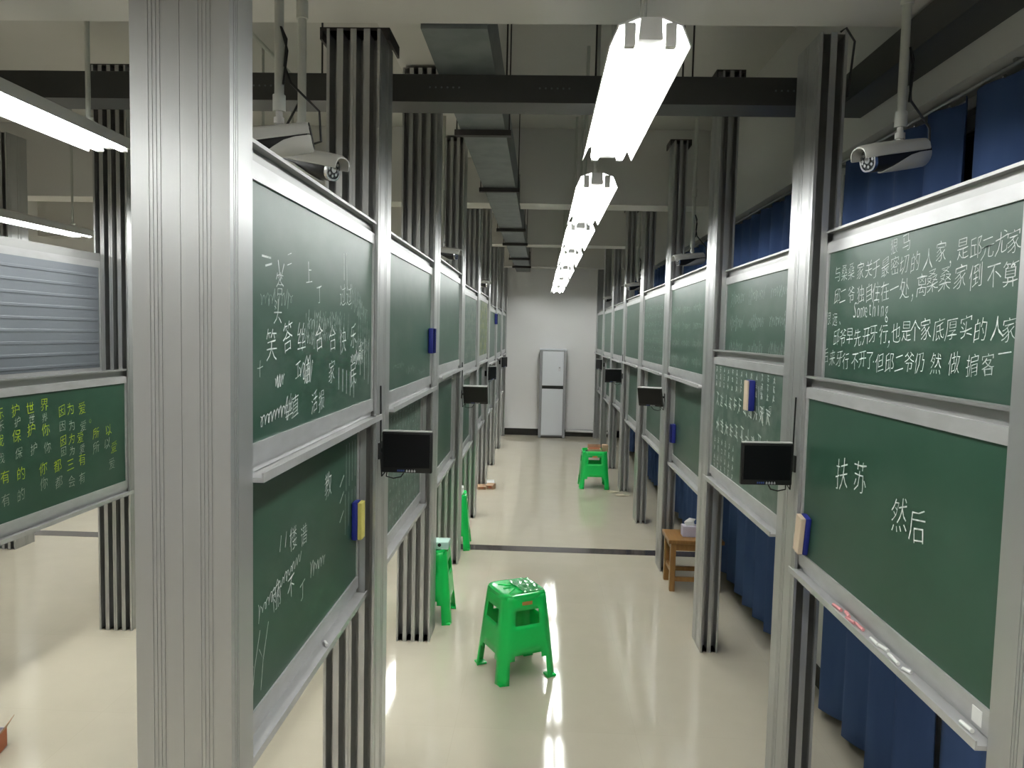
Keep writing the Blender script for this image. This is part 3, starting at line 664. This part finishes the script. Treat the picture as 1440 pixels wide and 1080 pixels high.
# ------------------------------------------------------------------ green plastic stools
def make_stool(loc, rz, label, H=.44, hb=.165, ht=.122):
    t = thing('plastic_stool', label, 'stool', loc, rz, 'green plastic stools')
    NS = 12                                     # columns per side
    def pt(side, u, z):
        f = z/H; h = hb+(ht-hb)*f; r = .035
        # rounded square: u in -1..1 along the side
        x = u*h; y = -h
        k = max(0, abs(u)-.72)/.28; y += k*k*.030; x *= 1-.05*k*k
        c, s = [(1, 0), (0, 1), (-1, 0), (0, -1)][side]
        return Vector((x*c-y*s, x*s+y*c, z))
    zs = [0, .03, .06, .09, .115, .14, .18, .22, .26, .285, .31, .335, .36, .385, .41, .43]
    us = [-1+2*k/NS for k in range(NS+1)]
    bm = bmesh.new(); grid = {}
    def V(side, k, r):
        key = ((side+1) % 4, 0, r) if k == NS else (side, k, r)
        if key not in grid:
            s_, k_, r_ = key; p = pt(s_, us[k_], zs[r_])
            if k_ == 0: q = pt((s_-1) % 4, 1, zs[r_]); p = (p+q)/2
            grid[key] = bm.verts.new(p)
        return grid[key]
    for side in range(4):
        for k in range(NS):
            for r in range(len(zs)-1):
                um = abs((us[k]+us[k+1])/2); zm = (zs[r]+zs[r+1])/2
                if zm < .115 and um < .62-.0*zm: continue
                if .115 < zm < .14 and um < .46: continue
                if .285 < zm < .36 and um < .46: continue
                bm.faces.new((V(side, k, r), V(side, k+1, r), V(side, k+1, r+1), V(side, k, r+1)))
    bmesh.ops.recalc_face_normals(bm, faces=bm.faces[:])
    me = bpy.data.meshes.new('leg_shell'); bm.to_mesh(me); bm.free(); me.materials.append(M['green'])
    for p in me.polygons: p.use_smooth = True
    o = link(me, 'leg_shell', t)
    md = o.modifiers.new('s', 'SOLIDIFY'); md.thickness = .005; md.offset = -1
    # seat with rounded rim
    def sq(h, z, n=40):
        out = []
        for k in range(n):
            a = 2*PI*k/n; ca, sa = math.cos(a), math.sin(a)
            out.append((h*math.copysign(abs(ca)**.42, ca), h*math.copysign(abs(sa)**.42, sa), z))
        return out
    f = ht+.004
    s_ = MB().loft([sq(f-.002, H-.028), sq(f, H-.014), sq(f-.002, H-.004), sq(f-.009, H), sq(f-.02, H-.0005), sq(f-.026, H-.003), sq(.02, H-.003)])
    st = s_.build('seat', 'green_gloss', t, True)
    b = MB()
    for k in range(4):
        a = k*PI/2+PI/4; b.tube([(.03*math.cos(a), .03*math.sin(a), H-.002), (.10*math.cos(a), .10*math.sin(a), H-.002)], .003, 6)
        a = k*PI/2; b.tube([(.03*math.cos(a), .03*math.sin(a), H-.002), (.075*math.cos(a), .075*math.sin(a), H-.002)], .003, 6)
    b.build('moulded_rib', 'green_gloss', st, True)
    MB().box(-.028, .028, -ht-.0065, -ht-.0045, H-.055, H-.037).build('maker_sticker', 'orange', t)
    for sx in (-1, 1):
        for sy in (-1, 1):
            MB().box(sx*(hb-.030)-.026, sx*(hb-.030)+.026, sy*(hb-.030)-.026, sy*(hb-.030)+.026, 0, .012, .005).build('foot', 'green', t, True)
    return t
make_stool((-.095, 3.80, 0), .49, 'bright green plastic stool standing alone in the middle of the aisle')
make_stool((-.66, 4.50, 0), .0, 'green plastic stool half hidden behind the third left post')
make_stool((-.70, 6.03, 0), .06, 'narrow visible green stool behind the fourth left post, beside the dark floor strip')
make_stool((.647, 8.60, 0), .0, 'small distant green stool with chalk box on it near the right row', H=.415, hb=.175, ht=.14)
# clear film still on the first stool's seat
def film(loc, rz):
    bm = bmesh.new(); n = 9; random.seed(3); vs = {}
    for i in range(n):
        for j in range(n):
            vs[i, j] = bm.verts.new((-.005+.115*i/(n-1), -.105+.20*j/(n-1), random.uniform(.001, .007)))
    for i in range(n-1):
        for j in range(n-1): bm.faces.new((vs[i, j], vs[i+1, j], vs[i+1, j+1], vs[i, j+1]))
    me = bpy.data.meshes.new('plastic_film'); bm.to_mesh(me); bm.free(); me.materials.append(M['film'])
    o = link(me, 'plastic_film'); o.location = loc; o.rotation_euler = (0, 0, rz)
    return tag(o, 'crumpled clear plastic film on the seat of the nearest green stool', 'plastic film')
M['film'] = mat('clear_film', (.6, .95, .75), .12, spec=.9, trans=.85)
film((-.095, 3.80, .4405), .49)
# packets on the stools, the first one made up
def packet(loc, sx, sy, sz, m, label, cat, dots):
    t = thing('tissue_packet', label, cat, loc)
    MB().box(-sx, sx, -sy, sy, 0, sz, .008).build('wrapper', m, t, True)
    b = MB()
    for x, z, r in dots: b.tube([(x, -sy-.001, z), (x, -sy+.001, z)], r, 10)
    b.build('printed_spot', 'black', t)
packet((-.625, 4.46, .4405), .10, .055, .045, 'paper_pale', 'made-up pale packet standing for reflecting film on the half hidden green stool', 'packet', [(.045, .028, .011), (-.02, .03, .01)])  # added packet; stands in for white film reflecting on the seat top
packet((-.655, 5.98, .4405), .055, .05, .06, 'paper', 'white packet with black spots on the stool by the dark floor strip', 'packet', [(.03, .02, .009), (.032, .045, .008)])
t = thing('chalk_box', 'open box of orange and red chalk on the distant green stool', 'box', (.645, 8.56, .4185))
MB().box(-.075, .075, -.05, .05, 0, .028).box(-.075, .075, .045, .05, .028, .075).build('carton', 'card', t)
b = MB()
for k in range(7): b.tube([(-.06+k*.018, -.03+.004*(k % 3), .034), (-.055+k*.018, .03, .036)], .007, 7)
b.build('coloured_chalk', 'card_red', t, True)['kind'] = 'stuff'
tag(MB().box(.73, .80, 8.52, 8.60, .4155, .50, .01).build('paper_wad', 'card', None, True), 'brownish crumpled packet beside the chalk box on the distant stool', 'packet')
tag(MB().box(.545, .565, 8.505, 8.525, .4155, .437, .004).build('black_cap', 'black', None), 'small black cap at the left edge of the distant green stool', 'cap')

# ------------------------------------------------------------------ wooden stool with a tissue box, by the right row
t = thing('wooden_stool', 'low yellow-brown wooden stool under the third right bay', 'stool', (1.10, 5.22, 0))
MB().box(-.19, .19, -.15, .15, .335, .362, .006).build('seat', 'wood', t)
for sx in (-1, 1):
    for sy in (-1, 1): MB().box(sx*.155-.018, sx*.155+.018, sy*.12-.018, sy*.12+.018, 0, .335, .003).build('leg', 'wood', t)
for sy in (-1, 1):
    MB().box(-.137, .137, sy*.12-.01, sy*.12+.01, .285, .33).build('apron', 'wood', t); MB().box(-.137, .137, sy*.12-.01, sy*.12+.01, .07, .10).build('stretcher', 'wood', t)
for sx in (-1, 1):
    MB().box(sx*.155-.01, sx*.155+.01, -.102, .102, .285, .33).build('apron', 'wood', t); MB().box(sx*.155-.01, sx*.155+.01, -.102, .102, .12, .15).build('stretcher', 'wood', t)
t = thing('tissue_box', 'small white and lilac box with paper sticking out on the wooden stool', 'box', (1.075, 5.20, .3625))
MB().box(-.055, .055, -.04, .04, 0, .075, .003).build('carton', 'lilac', t)
MB().loft([[(-.03, -.01, .075), (.03, -.01, .075), (.03, .01, .075), (-.03, .01, .075)], [(-.045, -.012, .10), (.02, -.016, .105), (.03, .012, .10), (-.03, .012, .105)], [(-.01, -.002, .125), (.035, -.004, .118), (.04, .003, .12), (-.005, .004, .127)]]).build('paper_tissue', 'paper', t, True)

# ------------------------------------------------------------------ small boxes and scraps on the floor
for k, (x, y, rz, sx, sy, sz, m) in enumerate([(-.625, 8.27, .2, .045, .035, .05, 'card'), (-.52, 8.30, -.3, .042, .035, .06, 'card'), (-.56, 8.72, .1, .045, .04, .075, 'paper')]):
    if k == 2: x, y = -.535, 8.40
    t = thing('chalk_box', ['small brown cardboard box on the floor before the sixth left post', 'second brown box on the floor, nearer the aisle than its twin', 'pale open carton behind two brown boxes at the sixth left post'][k], 'box', (x, y, 0), rz, 'small boxes by the sixth left post')
    MB().box(-sx, sx, -sy, sy, 0, sz).build('carton', m, t)
    MB().box(-sx, sx, -sy-.03, -sy, sz-.004, sz-.001, 0, Matrix.Rotation(.5, 3, 'X'), (0, -sy, sz)).build('flap', m, t)
    MB().box(-.02, .02, -sy-.001, -sy+.001, .015, sz-.018).build('printed_label', 'card_red', t)
def scrap(loc, r, seed, label):
    random.seed(seed); bm = bmesh.new(); n = 9; c = bm.verts.new((0, 0, .006)); ring = []
    for k in range(n):
        a = 2*PI*k/n; q = r*random.uniform(.6, 1.1); ring.append(bm.verts.new((q*1.6*math.cos(a), q*math.sin(a), random.uniform(.001, .012))))
    for k in range(n): bm.faces.new((c, ring[k], ring[(k+1) % n]))
    me = bpy.data.meshes.new('paper_scrap'); bm.to_mesh(me); bm.free(); me.materials.append(M['scrap'])
    o = link(me, 'paper_scrap'); o.location = loc; o.modifiers.new('s', 'SOLIDIFY').thickness = .001
    tag(o, label, 'paper scrap', 'paper scraps by the right row')
scrap((.86, 8.30, .001), .055, 1, 'cream paper scrap on the floor right of the distant green stool')
scrap((.93, 8.14, .001), .05, 2, 'smaller paper scrap at the foot of the fifth right post')
t = thing('snack_carton', 'torn orange printed carton on the floor at the lower left edge', 'box', (-2.205, 2.835, 0), .25)
b = MB(); b.box(-.055, .055, -.06, -.057, 0, .08).box(-.055, .055, .057, .06, 0, .08).box(-.055, -.052, -.06, .06, 0, .08).box(-.055, .055, -.06, .06, 0, .003)
b.build('carton', 'lilac', t)
MB().box(.052, .055, -.06, .06, 0, .08).build('printed_side', 'card_red', t)
MB().loft([[(.0535, -.06, .08), (.0535, .06, .08), (.055, .06, .08), (.055, -.06, .08)], [(.075, -.02, .115), (.08, .065, .128), (.082, .065, .127), (.077, -.02, .114)]]).build('torn_flap', 'card', t)
MB().box(-.03, .03, -.0615, -.0605, .015, .06).build('printed_label', 'card_red', t)

# ------------------------------------------------------------------ tall cabinet against the far wall
t = thing('water_boiler_cabinet', 'tall white two-door water boiler cabinet against the far wall', 'water boiler', (.215, 12.60, 0))
MB().box(-.20, .20, .0, .235, .02, 1.47).build('cabinet_body', 'fridge_grey', t)
for s in (-1, 1): MB().box(s*.203-.022, s*.203+.022, -.02, .03, 0, 1.48, .004).build('side_column', 'fridge_grey', t)
MB().box(-.225, .225, -.02, .235, 1.48, 1.505, .004).build('top_plate', 'fridge', t)
d = MB().box(-.178, .178, -.018, -.001, .885, 1.465, .005).build('upper_door', 'fridge', t)
MB().box(.09, .13, -.021, -.018, 1.13, 1.21, .0012).build('control_panel', 'ink_white', d)
MB().tube([(.11, -.019, 1.19), (.11, -.024, 1.19)], .012, 14).build('indicator_dial', 'fridge_grey', d)
MB().box(-.178, .178, -.006, -.001, .83, .885).build('dark_gap', 'black', t)
d = MB().box(-.178, .178, -.018, -.001, .045, .83, .005).build('lower_door', 'fridge', t)
MB().box(-.178, .178, -.022, -.018, .775, .79).build('door_ridge', 'fridge', d)
tag(MB().tube([(.46, 12.80, .10), (1.0, 12.80, .09), (1.32, 12.80, .08)], .022, 10).build('drain_pipe', 'lampbody', None, True), 'white pipe lying along the far skirting beside the cabinet', 'pipe')

# ------------------------------------------------------------------ curtains
def make_curtain(y0, y1, zb, zt, folds, seed, label):
    random.seed(seed); n = int(folds*16); rows = 12; t = thing('curtain', label, 'curtain', (1.375, y0, 0), 0, 'blue curtains')
    ph = [random.uniform(.7, 1.3) for _ in range(folds+2)]; bm = bmesh.new(); g = []
    hem = [random.uniform(-.014, .014) for _ in range(folds+2)]
    for i in range(n+1):
        u = i/n; k = u*folds; a = ph[int(k)]*(1-(k % 1))+ph[int(k)+1]*(k % 1); hm = hem[int(k)]*(1-(k % 1))+hem[int(k)+1]*(k % 1)
        col = []
        for r in range(rows+1):
            v = r/rows; amp = (.020+.014*(1-v)**.7)*a
            x = amp*math.sin(2*PI*k+.5*math.sin(3*v+seed))
            yy = u*(y1-y0)+.012*math.sin(4*PI*k+v*2)*(1-v)
            col.append(bm.verts.new((x, yy, zb+hm*(1-v)+(zt-zb)*v)))
        g.append(col)
    for i in range(n):
        for r in range(rows): bm.faces.new((g[i][r], g[i+1][r], g[i+1][r+1], g[i][r+1]))
    me = bpy.data.meshes.new('cloth_panel'); bm.to_mesh(me); bm.free(); me.materials.append(M['curtain'])
    for p in me.polygons: p.use_smooth = True
    o = link(me, 'cloth_panel', t); o.modifiers.new('s', 'SOLIDIFY').thickness = .003
    b = MB()
    for k in range(folds): b.tube([(0, (k+.5)*(y1-y0)/folds-.004, zt+.002), (0, (k+.5)*(y1-y0)/folds+.004, zt+.002)], .006, 10)
    b.build('curtain_rings', 'chrome', t, True)
    return t
cur = [(.2, 2.49, .03, 9, 'long blue curtain nearest the camera behind the first right bay'), (2.54, 3.50, .035, 4, 'blue curtain at the near edge of the dark window gap, behind the first right bay'), (3.92, 5.95, .045, 9, 'blue curtain seen under and over the second right bay'),
       (6.30, 7.9, .045, 8, 'blue curtain behind the third and fourth right bays'), (8.4, 9.9, .05, 8, 'blue curtain behind the fifth right bay'), (10.9, 12.3, .05, 7, 'farthest blue curtain near the far wall')]
for k, (a, c_, zb, f, lab) in enumerate(cur): make_curtain(a, c_, zb, 2.553, f, k+1, lab)
r = thing('curtain_rail', 'long thin metal curtain rail along the right wall', 'curtain rail', (1.375, 0, 2.573))
MB().tube([(0, -1, 0), (0, 12.6, 0)], .007, 8).build('rail', 'alu_rail', r, True)
for k in range(10): MB().box(-.006, WX-1.375, -.5+1.4*k, -.484+1.4*k, .006, .0165).build('bracket', 'alu_rail', r)
